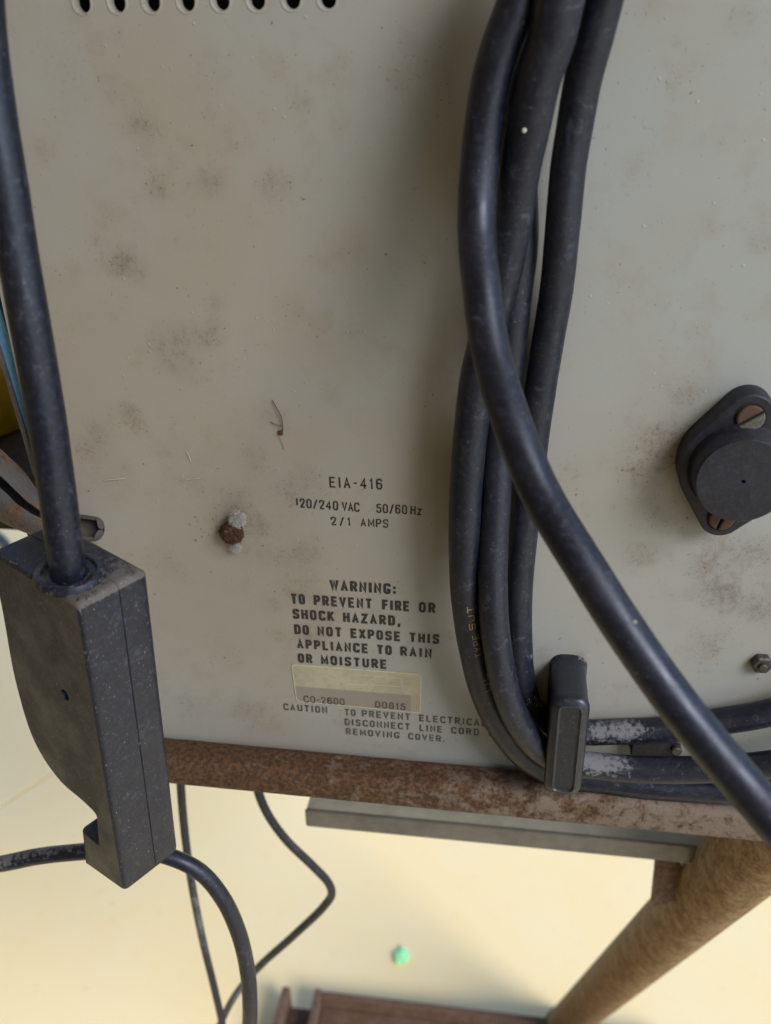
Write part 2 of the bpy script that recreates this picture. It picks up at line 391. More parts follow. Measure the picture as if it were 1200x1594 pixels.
# stains: (px, py, radius px, strength) as they lie on the paint
stains = [(160, 335, 26, .7), (152, 372, 16, .8), (190, 405, 30, .8), (215, 420, 24, .6), (110, 285, 30, .5), (70, 230, 25, .4), (330, 470, 14, .5),
 (270, 540, 55, .55), (320, 530, 30, .55), (200, 640, 20, .95), (215, 665, 22, .55), (195, 725, 22, .8), (150, 700, 60, .35), (255, 715, 30, .55), (300, 590, 14, .5),
 (415, 650, 22, .9), (440, 665, 30, .5), (350, 800, 60, .6), (335, 815, 26, .8), (400, 820, 30, .5), (375, 860, 45, .6), (430, 880, 40, .8), (460, 915, 45, .8), (470, 850, 40, .6), (490, 800, 40, .5),
 (460, 770, 40, .5), (480, 985, 30, .7), (440, 1000, 40, .5), (420, 930, 35, .5), (400, 700, 50, .35), (300, 700, 70, .3), (250, 880, 60, .3), (330, 1000, 80, .25), (300, 1110, 50, .35), (400, 1110, 50, .4),
 (540, 1130, 60, .45), (580, 1030, 30, .3), (500, 950, 50, .5), (230, 200, 30, .5), (215, 190, 14, .8), (325, 67, 9, 1.0), (410, 180, 14, .6), (330, 290, 25, .6), (420, 290, 30, .5), (470, 160, 20, .4),
 (240, 300, 18, .5), (90, 120, 40, .35), (300, 130, 60, .25), (640, 300, 40, .35), (660, 120, 50, .3), (620, 420, 40, .3), (980, 740, 40, .75), (1040, 690, 60, .6), (1060, 620, 40, .5), (1030, 800, 60, .5), (900, 750, 60, .35),
 (1100, 880, 45, .6), (1130, 920, 50, .8), (1170, 860, 50, .8), (1080, 950, 50, .6), (1190, 930, 50, .7), (1000, 860, 50, .45), (1120, 1010, 60, .5), (1010, 870, 14, .9), (1055, 140, 12, .7), (1058, 62, 12, .5), (1190, 370, 24, .7),
 (980, 260, 20, .5), (1020, 340, 30, .4), (1150, 30, 25, .4), (1030, 550, 8, .9), (840, 1020, 20, .5), (1000, 1080, 50, .3), (960, 1000, 40, .35), (1150, 1150, 40, .4), (1120, 840, 30, .8), (1080, 700, 30, .7)]
st = [(P(a, b), r/5.2/1000*1.25, s) for (a, b, r, s) in stains]
dirt = []
SA = np.array([[p.x, p.z, r, s] for (p, r, s) in st])
for v in rv:
    n1 = mnoise.fractal(Vector((v.x*55, 3.1, v.y*55)), .8, 2.2, 5)
    d2 = np.hypot(SA[:, 0]-v.x, SA[:, 1]-v.y)/SA[:, 2]
    g = float(np.max(SA[:, 3]*np.exp(-d2**2*1.6)))
    dirt.append(max(0.0, min(1.0, g*(.85+.9*n1)+max(0, n1)*.12)))
V = [(v.x, 0, v.y) for v in rv]
nb = len(V); V2 = V+[(v.x, .003, v.y) for v in rv]
Fc = list(tri)
from collections import Counter
ec = Counter()
for f_ in tri:
    for i in range(len(f_)): ec[tuple(sorted((f_[i], f_[(i+1) % len(f_)])))] += 1
for (a, b), c in ec.items():
    if c == 1: Fc.append((a, b, b+nb, a+nb))
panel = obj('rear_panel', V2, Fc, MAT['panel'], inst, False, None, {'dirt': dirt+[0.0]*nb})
for lp in loops[1:]:
    cx_ = sum(p[0] for p in lp)/len(lp); cz_ = sum(p[1] for p in lp)/len(lp); V = []; Fc = []; n = len(lp)
    prof = [(-.0006, .00002), (-.0004, -.00010), (-.00015, -.00012), (.0001, 0.0), (.00025, .0008), (.0003, .0034)]
    for (ins, dy) in prof:
        for (x, z) in inset(lp, ins): V.append((x, dy, z))
    for i in range(len(prof)-1):
        for k in range(n): Fc.append((i*n+k, i*n+(k+1) % n, (i+1)*n+(k+1) % n, (i+1)*n+k))
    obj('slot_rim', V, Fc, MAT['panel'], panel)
case = []
V = []; Fc = []
def addbox(V, Fc, x0, x1, y0, y1, z0, z1, skip=()):
    b = len(V); V += [(x0, y0, z0), (x1, y0, z0), (x1, y1, z0), (x0, y1, z0), (x0, y0, z1), (x1, y0, z1), (x1, y1, z1), (x0, y1, z1)]
    for nme, f in (('bot', (0, 1, 2, 3)), ('top', (4, 5, 6, 7)), ('front', (0, 1, 5, 4)), ('back', (3, 2, 6, 7)), ('l', (0, 3, 7, 4)), ('r', (1, 2, 6, 5))):
        if nme not in skip: Fc.append(tuple(b+i for i in f))
addbox(V, Fc, PL+.001, PR-.001, .0032, .25, PB+.001, PT-.001, ('front',))
obj('case_shell', V, Fc, MAT['case'], inst, False)
V = []; Fc = []; addbox(V, Fc, PL+.002, PR-.002, .02, .0205, PB+.002, PT-.002); obj('dark_interior', V, Fc, MAT['black'], inst, False)
# blue side cover flaring beside the left edge, with its metal trim
def prism(name, pxs, out, depth, mat, parent, label=None):
    pp = [P(x, y, out) for (x, y) in pxs]
    n = len(pp); V = pp+[p+EY*depth for p in pp]; Fc = [tuple(range(n)), tuple(range(n, 2*n))]+[(i, (i+1) % n, (i+1) % n+n, i+n) for i in range(n)]
    o = obj(name, V, Fc, mat, parent, False); 
    if label: o['label'] = label
    return o
prism('side_cover', [(-90, 170), (-3, 470), (24, 558), (45, 655), (50, 700), (44, 683), (0, 537), (-90, 240)], -5, .12, MAT['blue'], inst, 'sky blue painted side cover')
prism('cover_trim', [(-90, 245), (-1, 540), (43, 684), (56, 745), (50, 735), (36, 684), (-1, 560), (-90, 275)], -4, .05, MAT['trim'], inst, 'worn grey metal trim')

# ------------------------------------------------------------------ stroke lettering
G = {}
def g(ch, w, *pl): G[ch] = (w, pl)
g('A', 4.2, ('s', (0, 0), (2, 6), (4, 0)), ('s', (.75, 1.9), (3.25, 1.9)))
g('B', 4, ('r', (2, 3.1), (0, 3.1), (0, 6), (3.7, 6), (3.7, 3.1), (2, 3.1)), ('r', (0, 3.1), (0, 0), (4, 0), (4, 3.1), (2, 3.1)))
g('C', 4, ('r', (4, 4.8), (4, 6), (0, 6), (0, 0), (4, 0), (4, 1.2)))
g('D', 4, ('rcd', (0, 6), (4, 6), (4, 0), (0, 0)))
g('E', 3.7, ('s', (3.7, 6), (0, 6), (0, 0), (3.7, 0)), ('s', (0, 3.1), (3.2, 3.1)))
g('F', 3.6, ('s', (3.6, 6), (0, 6), (0, 0)), ('s', (0, 3.1), (3.1, 3.1)))
g('G', 4, ('r', (4, 5.0), (4, 6), (0, 6), (0, 0), (4, 0), (4, 2.2)), ('s', (4, 2.1), (2.6, 2.1)))
g('H', 4, ('s', (0, 0), (0, 6)), ('s', (4, 0), (4, 6)), ('s', (0, 3.1), (4, 3.1)))
g('I', .6, ('s', (.3, 0), (.3, 6)))
g('J', 3.5, ('r', (3.5, 6), (3.5, 0), (0, 0), (0, 1.8)))
g('K', 4.1, ('s', (0, 0), (0, 6)), ('s', (3.9, 6), (.2, 2.6)), ('s', (1.4, 3.7), (4.1, 0)))
g('L', 3.4, ('s', (0, 6), (0, 0), (3.4, 0)))
g('M', 4.9, ('s', (0, 0), (0, 6), (2.45, 1.2), (4.9, 6), (4.9, 0)))
g('N', 4.1, ('s', (0, 0), (0, 6), (4.1, 0), (4.1, 6)))
g('O', 4, ('rc', (4, 6), (4, 0), (0, 0), (0, 6)))
g('P', 3.9, ('r', (0, 2.7), (3.9, 2.7), (3.9, 6), (0, 6)), ('s', (0, 6), (0, 0)))
g('R', 4, ('r', (0, 2.9), (3.9, 2.9), (3.9, 6), (0, 6)), ('s', (0, 6), (0, 0)), ('s', (2.2, 2.9), (4, 0)))
g('S', 3.9, ('r', (3.9, 5.0), (3.9, 6), (0, 6), (0, 3.2), (3.9, 2.9), (3.9, 0), (0, 0), (0, 1.0)))
g('T', 4, ('s', (0, 6), (4, 6)), ('s', (2, 6), (2, 0)))
g('U', 4, ('r', (0, 6), (0, 0), (4, 0), (4, 6)))
g('V', 4.2, ('s', (0, 6), (2.1, 0), (4.2, 6)))
g('W', 5.6, ('s', (0, 6), (1.4, 0), (2.8, 5.6), (4.2, 0), (5.6, 6)))
g('X', 4, ('s', (0, 0), (4, 6)), ('s', (0, 6), (1.9, 3.15)), ('s', (2.1, 2.85), (4, 0)))
g('Y', 4, ('s', (0, 6), (2, 2.8), (4, 6)), ('s', (2, 2.9), (2, 0)))
g('Z', 3.9, ('s', (0, 6), (3.9, 6), (0, 0), (3.9, 0)))
g('z', 3.0, ('s', (0, 4), (3, 4), (0, 0), (3, 0)))
g('0', 3.7, ('rc', (3.7, 6), (3.7, 0), (0, 0), (0, 6)))
g('1', 1.4, ('s', (0, 4.9), (1.1, 6), (1.1, 0)))
g('!', .8, ('s', (.4, 1.4), (.4, 6)))
g('2', 3.7, ('r', (0, 4.3), (0, 6), (3.7, 6), (3.6, 3.6), (0, 0), (3.7, 0)))
g('4', 4.1, ('s', (3.0, 0), (3.0, 6), (0, 1.7), (4.1, 1.7)))
g('5', 3.7, ('r', (3.4, 6), (.3, 6), (.1, 3.4), (3.7, 3.7), (3.7, 0), (0, 0), (0, 1.5)))
g('6', 3.7, ('r', (3.5, 5.0), (3.5, 6), (0, 6), (0, 0), (3.7, 0), (3.7, 3.5), (0.1, 3.5)))
g('8', 3.7, ('rc', (3.5, 6), (3.5, 3.1), (.2, 3.1), (.2, 6)), ('rc', (3.7, 3.1), (3.7, 0), (0, 0), (0, 3.1)))
g('/', 3.0, ('s', (0, -.3), (3, 6.2)))
g('-', 1.8, ('s', (0, 3), (1.8, 3)))
g(':', .6, ('s', (.3, .3), (.3, 1.0)), ('s', (.3, 3.6), (.3, 4.3)))
g('.', .6, ('s', (.3, 0), (.3, .35)))
g(',', .8, ('s', (.6, .6), (.2, -1.1)))
def ribbon(pts, hw, closed):
    pts = [np.array(p, float) for p in pts]; n = len(pts); L = []; Rr = []
    for i in range(n):
        a = pts[i-1] if (i > 0 or closed) else None; b = pts[(i+1) % n] if (i < n-1 or closed) else None; p = pts[i]
        d1 = (p-a)/max(1e-9, np.linalg.norm(p-a)) if a is not None else None
        d2 = (b-p)/max(1e-9, np.linalg.norm(b-p)) if b is not None else None
        if d1 is None: d1 = d2; p = p-d2*hw*.6
        if d2 is None: d2 = d1; p = p+d1*hw*.6
        n1 = np.array([-d1[1], d1[0]]); n2 = np.array([-d2[1], d2[0]]); m = n1+n2; lm = np.linalg.norm(m)
        m = m/lm if lm > 1e-6 else n1
        k = min(1.9, 1/max(.2, m@n1)); L.append(p+m*hw*k); Rr.append(p-m*hw*k)
    return L, Rr
def layout(text, hgt, weight, width=None, track=1.5, cw=1.0):
    """2-D ribbons (list of (verts, faces)) of a word; total width fitted"""
    tot = sum(G[c][0] if c != ' ' else 3.2 for c in text)+track*(len(text)-1)
    sy_ = hgt*(1-2*weight)/6; hw = hgt*weight
    sx_ = (width-2*hw)/tot if width else sy_*cw
    x = 0; V = []; Fc = []; lay = 0
    for c in text:
        if c == ' ': x += 3.2+track; continue
        w, pls = G[c]
        jx_ = random.uniform(-.05, .05)
        for pl in pls:
            fl = pl[0]; pts = [((x+p[0]+jx_)*sx_+hw, p[1]*sy_+hw) for p in pl[1:]]
            closed = fl[:2] == 'rc'; rad = (1.15 if weight > .12 else 1.6)*min(sx_*1.25, sy_)
            if fl[0] == 'r': pts = fillet(pts, [0, rad*1.15, rad*1.15, 0] if fl == 'rcd' else rad, closed, 4)
            L, Rr = ribbon(pts, hw*random.uniform(.94, 1.06), closed); b = len(V); lay = (lay+1) % 3; n = len(L)
            for q in L+Rr: V.append((q[0], q[1], lay))
            for i in range(n if closed else n-1): j = (i+1) % n; Fc.append((b+i, b+j, b+n+j, b+n+i))
        x += w+track
    return V, Fc
def word(text, a, b, cap, weight, mat, parent, track=1.5, out=.09):
    """a, b: pixels of the baseline's two ends; cap: cap height in pixels"""
    A = P(*a); B = P(*b); T = P(a[0], a[1]-cap); h = (T-A).z
    V, Fc = layout(text, h, weight, (B-A).length, track)
    d = (B-A).normalized(); up_ = Vector((-d.z, 0, d.x))
    VV = [A+d*x+up_*y+OUT*(out+.012*l)/1000 for (x, y, l) in V]
    o = obj('lettering', VV, Fc, mat, parent, False); return o
ink, ink2 = MAT['ink'], MAT['ink2']
def zf(x, y): return (430+x/4.444, 730+y/4.444)
word('EIA-416', zf(370, 128), zf(735, 143), 17, .075, ink, panel, 4.0)
word('!20/240', zf(137, 264), zf(430, 287), 14.5, .078, ink, panel, 3.0); word('VAC', zf(455, 289), zf(577, 297), 14.5, .078, ink, panel, 2.4)
word('50/60', zf(693, 303), zf(906, 313), 14.5, .078, ink, panel, 3.0); word('Hz', zf(926, 314), zf(1006, 320), 14.5, .078, ink, panel, 3.2)
word('2/1', zf(380, 388), zf(515, 394), 13.2, .08, ink, panel, 4.4); word('AMPS', zf(585, 397), zf(777, 407), 13.2, .08, ink, panel, 3.0)
BW = .114
word('WARNING:', zf(372, 838), zf(830, 869), 16.8, BW, ink, panel, 4.2)
for t_, x0, x1 in (('TO', 103, 202), ('PREVENT', 262, 665), ('FIRE', 733, 922), ('OR', 986, 1102)):
    word(t_, zf(x0, 932+(x0-105)*.066), zf(x1, 932+(x1-105)*.066), 16.2, BW, ink, panel, 4.6)
for t_, x0, x1 in (('SHOCK', 116, 404), ('HAZARD,', 463, 862)):
    word(t_, zf(x0, 1035+(x0-115)*.069), zf(x1, 1035+(x1-115)*.069), 15.8, BW, ink, panel, 4.6)
for t_, x0, x1 in (('DO', 127, 230), ('NOT', 287, 455), ('EXPOSE', 515, 860), ('THIS', 920, 1128)):
    word(t_, zf(x0, 1141+(x0-125)*.070), zf(x1, 1141+(x1-125)*.070), 15.3, BW, ink, panel, 4.6)
for t_, x0, x1 in (('APPLIANCE', 145, 637), ('TO', 697, 800), ('RAIN', 858, 1076)):
    word(t_, zf(x0, 1240+(x0-145)*.073), zf(x1, 1240+(x1-145)*.073), 15.0, BW, ink, panel, 4.6)
for t_, x0, x1 in (('OR', 152, 252), ('MOISTURE', 310, 765)):
    word(t_, zf(x0, 1338+(x0-152)*.075), zf(x1, 1338+(x1-152)*.075), 14.6, BW, ink, panel, 4.6)
def zc(x, y): return (420+x/4.286, 1010+y/4.286)
def cl(t_, x0, x1, x2, y2, cap=10.6): word(t_, (x0, y2+(x0-x2)*.079), (x1, y2+(x1-x2)*.079), cap, .10, ink2, panel, 4.0)
cl('CAUTION', 441.5, 510, 442, 1105)
for t_, x0, x1 in (('TO', 536.5, 554), ('PREVENT', 563.5, 639), ('ELECTRICAL', 652.5, 757), ('SHOCK', 769, 817)): cl(t_, x0, x1, 536.5, 1113.3)
for t_, x0, x1 in (('DISCONNECT', 536.8, 638.5), ('LINE', 653, 688.5), ('CORD', 702, 745.5), ('BEFORE', 760, 815)): cl(t_, x0, x1, 537, 1128.4, 10.4)
for t_, x0, x1 in (('REMOVING', 538.5, 622), ('COVER.', 635.5, 693)): cl(t_, x0, x1, 538.5, 1143, 10.2)

# data label (thin plate stuck on)
lc = [P(452.8, 1032.8), P(656.5, 1048.5), P(655, 1110), P(461, 1091.5)]
lo = sum(lc, Vector())/4
poly = fillet([(p.x-lo.x, p.z-lo.z) for p in lc], [.0016, .0022, .0004, .0022])
def local_part(name, poly, O, levels, mat, parent, U=EX, Vv=EZ, W=OUT):
    return loft(name, poly, O, U, Vv, W, levels, mat, parent)
# own origin at its centre so the material can follow its bands
me_o = loft('data_label', poly, lo, EX, EZ, OUT, [(-.0001, 0), (.00012, 0), (.00018, .0001)], MAT['label'], None, lo)
me_o.parent = inst; me_o.location = lo-base_of(inst)
me_o['label'] = 'faded yellowed paper label with rounded corners'
ink3 = MAT['ink3']
def lab_word(t_, a, b, cap, wgt, tr): return word(t_, a, b, cap, wgt, ink3, me_o, tr, .26)
lab_word('CO-2600', (473, 1092.2), (537, 1097.3), 10.4, .085, 2.8)
lab_word('00815', (584, 1100.8), (631.5, 1105), 10.4, .085, 3.0)
# faint printed box and rule on the label
V = []; Fc = []
def lstrip(a, b, w):
    A = P(*a)+OUT*.0002; B = P(*b)+OUT*.0002; d = (B-A).normalized(); n_ = Vector((-d.z, 0, d.x))*w/2000; k = len(V)
    V.extend([A+n_, B+n_, B-n_, A-n_]); Fc.append((k, k+1, k+2, k+3))
pol_w = inset(poly, .00028); L_, R_ = ribbon(pol_w, .00014, True); k0 = len(V)
V += [Vector((lo.x+q[0], -.00026, lo.z+q[1])) for q in L_+R_]; n_l = len(L_)
Fc += [(i, (i+1) % n_l, n_l+(i+1) % n_l, n_l+i) for i in range(n_l)]
lstrip((556, 1050), (625, 1055.5), .16); lstrip((625, 1056.2), (624.5, 1067.8), .16); lstrip((540, 1063.8), (624, 1068.3), .16)
obj('printed_frame', V, Fc, plain('pale_label_print', (.50, .47, .36), .5), me_o, False)

# ------------------------------------------------------------------ vent: nothing else; transistor cap
def cap_part():
    s1 = P(1168, 650, 7); s2 = P(1123, 806, 7); ctr = P(1157, 750, 14.5)
    C = Vector((ctr.x, 0, ctr.z)); e = .0072
    ax = (Vector((s1.x, 0, s1.z))-Vector((s2.x, 0, s2.z))).normalized()
    a1 = (s1.x-C.x, s1.z-C.z); a2 = (s2.x-C.x, s2.z-C.z)
    pts = []
    # convex hull of three circles
    for (cx, cz, r) in ((0, 0, .0162), (a1[0], a1[1], .0068), (a2[0], a2[1], .0062)):
        for i in range(48): pts.append((cx+r*math.cos(2*PI*i/48), cz+r*math.sin(2*PI*i/48)))
    pts.sort()
    def half(ps):
        h_ = []
        for p in ps:
            while len(h_) > 1 and (h_[-1][0]-h_[-2][0])*(p[1]-h_[-2][1])-(h_[-1][1]-h_[-2][1])*(p[0]-h_[-2][0]) <= 0: h_.pop()
            h_.append(p)
        return h_
    hull = half(pts)[:-1]+half(pts[::-1])[:-1]
    df = lambda v: .35*max(0, (v-C).normalized().z)
    body = loft('transistor_cover', hull, C, EX, EZ, OUT, [(0, 0), (.0062, 0), (.0068, .0002), (.007, .0007)], MAT['bakelite'], inst, None, True, df)
    body['label'] = 'dark brown insulating cap screwed over a transistor'
    r = .0127
    disc = circle(r, 64)
    # hole in the middle of the raised cap: ring levels going in
    n = 64; V = []; Fc = []
    prof = [(r+.0012, .0068), (r+.0002, .0085), (r, .0140), (r-.0004, .0145), (.00062, .0145), (.0005, .0142), (.0005, .009)]
    for (rr, d) in prof:
        for k in range(n): V.append(C+EX*rr*math.cos(2*PI*k/n)+EZ*rr*math.sin(2*PI*k/n)+OUT*d)
    for i in range(len(prof)-1):
        for k in range(n): Fc.append((i*n+k, i*n+(k+1) % n, (i+1)*n+(k+1) % n, (i+1)*n+k))
    Fc.append(tuple(range((len(prof)-1)*n, len(prof)*n)))
    obj('raised_cap', V, Fc, MAT['bakelite'], body, True, None, {'dust': [df(v)*.3 for v in V]})
    for (s, ang, mt, lab_, rad) in ((s1, 35, 'screw', 'slotted screw, rust orange on one half', .0037), (s2, 75, 'rustscrew', 'rusted slotted screw', .0036)):
        c = Vector((s.x, -.0071, s.z)); ca, sa = math.cos(math.radians(ang)), math.sin(math.radians(ang)); U = EX*ca+EZ*sa; W_ = -EX*sa+EZ*ca
        # countersunk ring, dark
        loft('screw_recess', circle(rad+.0006, 32), c, EX, EZ, OUT, [(-.0001, 0), (.00006, 0)], MAT['black'], body)
        hv = []; hf = []
        for half_ in (1, -1):
            poly = []
            gap = .0004
            a0 = math.asin(gap/rad)
            for i in range(17):
                a = a0+(PI-2*a0)*i/16; poly.append((rad*math.cos(a), half_*rad*math.sin(a)))
            m_ = MAT['rustscrew'] if (half_ == 1 or mt == 'rustscrew') else MAT['screw']
            o = loft('screw_half', poly, c, U, W_, OUT, [(0, 0), (.0007, 0), (.0010, .0004)], m_, body)
            if mt == 'screw': o['label'] = 'rust orange half of the screw head' if half_ == 1 else 'bright zinc half of the screw head'
cap_part()

# hex nut on the far right, stub behind the cords
c = P(1186, 1034, 1.5)
nut = loft('hex_nut', fillet(circle(.0034, 6), .0004), Vector((c.x, 0, c.z)), EX, EZ, OUT, [(0, 0), (.0022, 0), (.0028, .0005)], MAT['nut'], inst); nut['label'] = 'small dirty screw head in the lower right of the panel'
loft('screw_shank', circle(.0014, 16), Vector((c.x, 0, c.z)), EX, EZ, OUT, [(.0028, 0), (.0036, 0), (.0038, .0003)], MAT['nut'], nut)
c = P(1022, 1160, 3)
stub = loft('rubber_foot', fillet([(-.0085, -.004), (.0075, -.004), (.0075, .004), (-.0085, .004)], .0012), Vector((c.x, 0, c.z)), EX, EZ, OUT, [(0, 0), (.0045, 0), (.005, .0005)], MAT['bakelite'], inst)
loft('foot_stud', circle(.0018, 16), Vector((c.x+.006, 0, c.z+.001)), EX, EZ, OUT, [(.005, 0), (.0065, 0), (.0068, .0004)], MAT['nut'], stub)

# cord post
def post():
    t_ = .0232
    bl = P(849, 1060, 0); x0 = P(853, 1075, 0).x; x1 = P(911, 1060, 0).x; zt = P(880, 1019, 0).z; zb = P(886, 1242, t_*1000).z
    C = Vector(((x0+x1)/2, 0, (zt+zb)/2)); hw = (x1-x0)/2; hh = (zt-zb)/2
    poly = fillet([(-hw, -hh), (hw, -hh), (hw, hh), (-hw, hh)], [hw*.8]*4, True, 6)
    df = lambda v: .35 if v.z > C.z+hh*.6 else .1
    lv = [(0, -.0002), (.0008, .0002), (.004, .0004), (.012, .0003), (.019, .0001), (.0205, -.0002), (.0217, .0001), (.0225, .0009), (.0229, .0019), (.0232, .0024), (.0227, .0028), (.0226, .0032)]
    o = loft('cord_post', poly, C, EX, EZ, OUT, lv, MAT['post'], inst, None, True, df); o['label'] = 'black plastic post that the cord is wound round'
    return o
post()
# upper post is out of sight above the picture; its mate carries the turns
c = P(880, -250, 0)
loft('cord_post', fillet([(-.006, -.012), (.006, -.012), (.006, .012), (-.006, .012)], .004), Vector((.052, 0, OZ+.056)), EX, EZ, OUT, [(0, 0), (.04, 0), (.042, .002)], MAT['post'], inst)

# ------------------------------------------------------------------ the wound cord
cord = thing('wound_power_cord', 'black power cord in three long strands bent round the post, white dust below', 'cord', tuple(P(870, 1180, 6)))
def path(lst, r): return [(P(x, y, o), (q[0] if q else r)/1000) for (x, y, o, *q) in lst]
dustpt = lambda *a: [(P(x, y, o), r/1000, s) for (x, y, o, r, s) in a]
S1 = [(905, -160, 28, 5.3), (888, -70, 29, 5.3), (868, 12, 29, 5.3), (859, 58, 28, 5.2), (838, 121, 27, 5.1), (824, 194, 25, 4.9), (811, 257, 23), (797, 350, 20), (782, 430, 18), (762, 510, 16), (744, 585, 15), (734, 660, 14),
      (725, 768, 14), (723, 850, 14), (726, 930, 13), (737, 1010, 12), (755, 1080, 11), (783, 1135, 10), (822, 1180, 8), (872, 1206, 7), (940, 1214, 7), (1000, 1222, 7.5), (1080, 1227, 8), (1160, 1230, 9), (1260, 1222, 10), (1400, 1180, 10)]
S2 = [(850, -160, 18), (836, -40, 17), (817, 70, 14), (806, 150, 12), (803, 215, 10), (809, 300, 9), (811, 380, 8), (802, 460, 7.5), (792, 560, 7), (781, 640, 8), (775, 700, 9), (772, 768, 11), (768, 850, 14), (767, 900, 16),
      (769, 960, 18), (776, 1020, 19), (789, 1080, 19), (808, 1125, 18), (838, 1164, 16), (878, 1186, 15), (925, 1192, 14.5), (1000, 1198, 15), (1080, 1198, 16), (1200, 1190, 18), (1300, 1170, 19), (1420, 1120, 18)]
S3 = [(985, -160, 22), (955, -60, 21), (936, 12, 19), (925, 58, 18), (908, 121, 16), (895, 194, 14), (885, 257, 13), (876, 350, 12), (866, 450, 9), (853, 530, 7), (842, 600, 6), (831, 680, 5.5), (822, 768, 5.2),
      (813, 850, 5), (807, 930, 5), (808, 1000, 5), (813, 1060, 5), (828, 1105, 5), (865, 1134, 5), (915, 1140, 5), (950, 1139, 5), (1030, 1136, 5), (1120, 1123, 6), (1200, 1109, 7), (1300, 1080, 8), (1420, 1030, 8)]
s1, fr1 = tube('cord_strand', path(S1, 4.75), MAT['cord'], cord, 26, dustpt((715, 785, 18, 9, .5), (722, 850, 18, 20, .3), (1000, 1222, 10, 40, .35), (790, 1140, 12, 18, .4), (750, 230, 30, 10, 0)), ref=Vector((0, -1, 0)))
s1['label'] = 'leftmost strand, printed in ochre'
s2, fr2 = tube('cord_strand', path(S2, 4.45), MAT['cord2'], cord, 26, dustpt((790, 1040, 22, 26, .4), (800, 1120, 22, 20, .45), (925, 1190, 19, 15, .95), (960, 1198, 19, 13, .75), (985, 1204, 19, 9, .4), (770, 900, 20, 30, .35), (1060, 1215, 15, 30, .3)))
s2['label'] = 'middle strand, dusty at the bend'
s3, fr3 = tube('cord_strand', path(S3, 4.35), MAT['cord2'], cord, 26, dustpt((935, 1149, 9, 13, .85), (975, 1148, 9, 14, .8), (1015, 1142, 9, 11, .45), (825, 870, 8, 30, .45), (820, 1020, 8, 20, .5)))
s3['label'] = 'rightmost strand beside the light gap'

def wrap_text(fr, text, px_a, px_b, ang0, hgt, mat, parent, wgt=.07):
    """print on a tube between two pixel positions, reading from a to b"""
    def nearest(px):
        return min(range(len(fr)), key=lambda i: (pix(fr[i][0])[0]-px[0])**2+(pix(fr[i][0])[1]-px[1])**2)
    ia, ib = nearest(px_a), nearest(px_b); sgn = 1 if ib > ia else -1
    idx = list(range(ia, ib+sgn, sgn)); acc = [0]
    for a, b in zip(idx[:-1], idx[1:]): acc.append(acc[-1]+(fr[a][0]-fr[b][0]).length)
    V2_, Fc_ = layout(text, hgt, wgt, acc[-1], 2.4); VV = []
    for (x, y, l) in V2_:
        k = max(0, min(len(acc)-2, int(np.searchsorted(acc, x))-1)); u_ = (x-acc[k])/max(1e-9, acc[k+1]-acc[k]); A = fr[idx[k]]; B = fr[idx[k+1]]
        p = A[0].lerp(B[0], u_); n_ = A[3].lerp(B[3], u_).normalized(); b_ = A[4].lerp(B[4], u_).normalized(); r = A[1]
        th = ang0-(y-hgt/2)/r*sgn
        VV.append(p+(n_*math.cos(th)+b_*math.sin(th))*(r*1.012+.00006+.00001*l))
    return obj('lettering', VV, Fc_, mat, parent, False)
wrap_text(fr1, 'SJT', (731, 962), (724, 926), -.30, .0020, MAT['ochre'], s1)
wrap_text(fr1, 'TYPE', (741, 1012), (733, 976), -.42, .0020, MAT['ochre'], s1)
wrap_text(fr1, 'UL', (755, 1062), (748, 1038), -.55, .0019, MAT['ochre'], s1)

def blob(name, c, r, mat, parent=None, origin=None, amp=.25, sub=2, squash=(1, 1, 1), freq=1.3, seed=0):
    bm = bmesh.new(); bmesh.ops.create_icosphere(bm, subdivisions=sub, radius=1)
    V = [c+Vector((v.co.x*squash[0], v.co.y*squash[1], v.co.z*squash[2]))*r*(1+amp*mnoise.fractal(v.co*freq+Vector((seed, seed*2, 3)), 1, 2, 3)) for v in bm.verts]
    Fc = [tuple(v.index for v in f.verts) for f in bm.faces]; bm.free()
    return obj(name, V, Fc, mat, parent, True, origin)
# a pale crumb stuck to the second cord strand
blob('pale_crumb', P(816, 203, 30), .00055, MAT['fibre'], s1, None, .2, 2, (1, .5, 1))

# ------------------------------------------------------------------ the diagonal cord in front
diag = thing('slack_power_cord', 'thick black cord hanging slack in front and crossing diagonally down to the right', 'cord', tuple(P(1165, 1230, 105)))
SA_ = [(850, -130, 24), (824, -60, 24), (803, 12, 25), (785, 58, 25), (766, 121, 25), (753, 194, 25), (746, 262, 26), (742, 350, 30), (750, 450, 40), (767, 560, 50), (803, 675, 62), (842, 768, 70), (917, 893, 82), (986, 1000, 90),
       (1058, 1100, 97), (1165, 1230, 106), (1235, 1310, 112), (1330, 1420, 116)]
dcord, frd = tube('cord_run', path(SA_, 4.5), MAT['cord'], diag, 28, dustpt((742, 380, 34, 20, .4), (757, 150, 29, 12, .35), (1100, 1090, 99, 16, .3)))
dcord['label'] = 'black rubber sheathing with a cool sheen'
blob('pale_crumb', P(988, 968, 93), .0004, MAT['fibre'], dcord, None, .2, 2, (1, .5, 1), 1.3, 4)

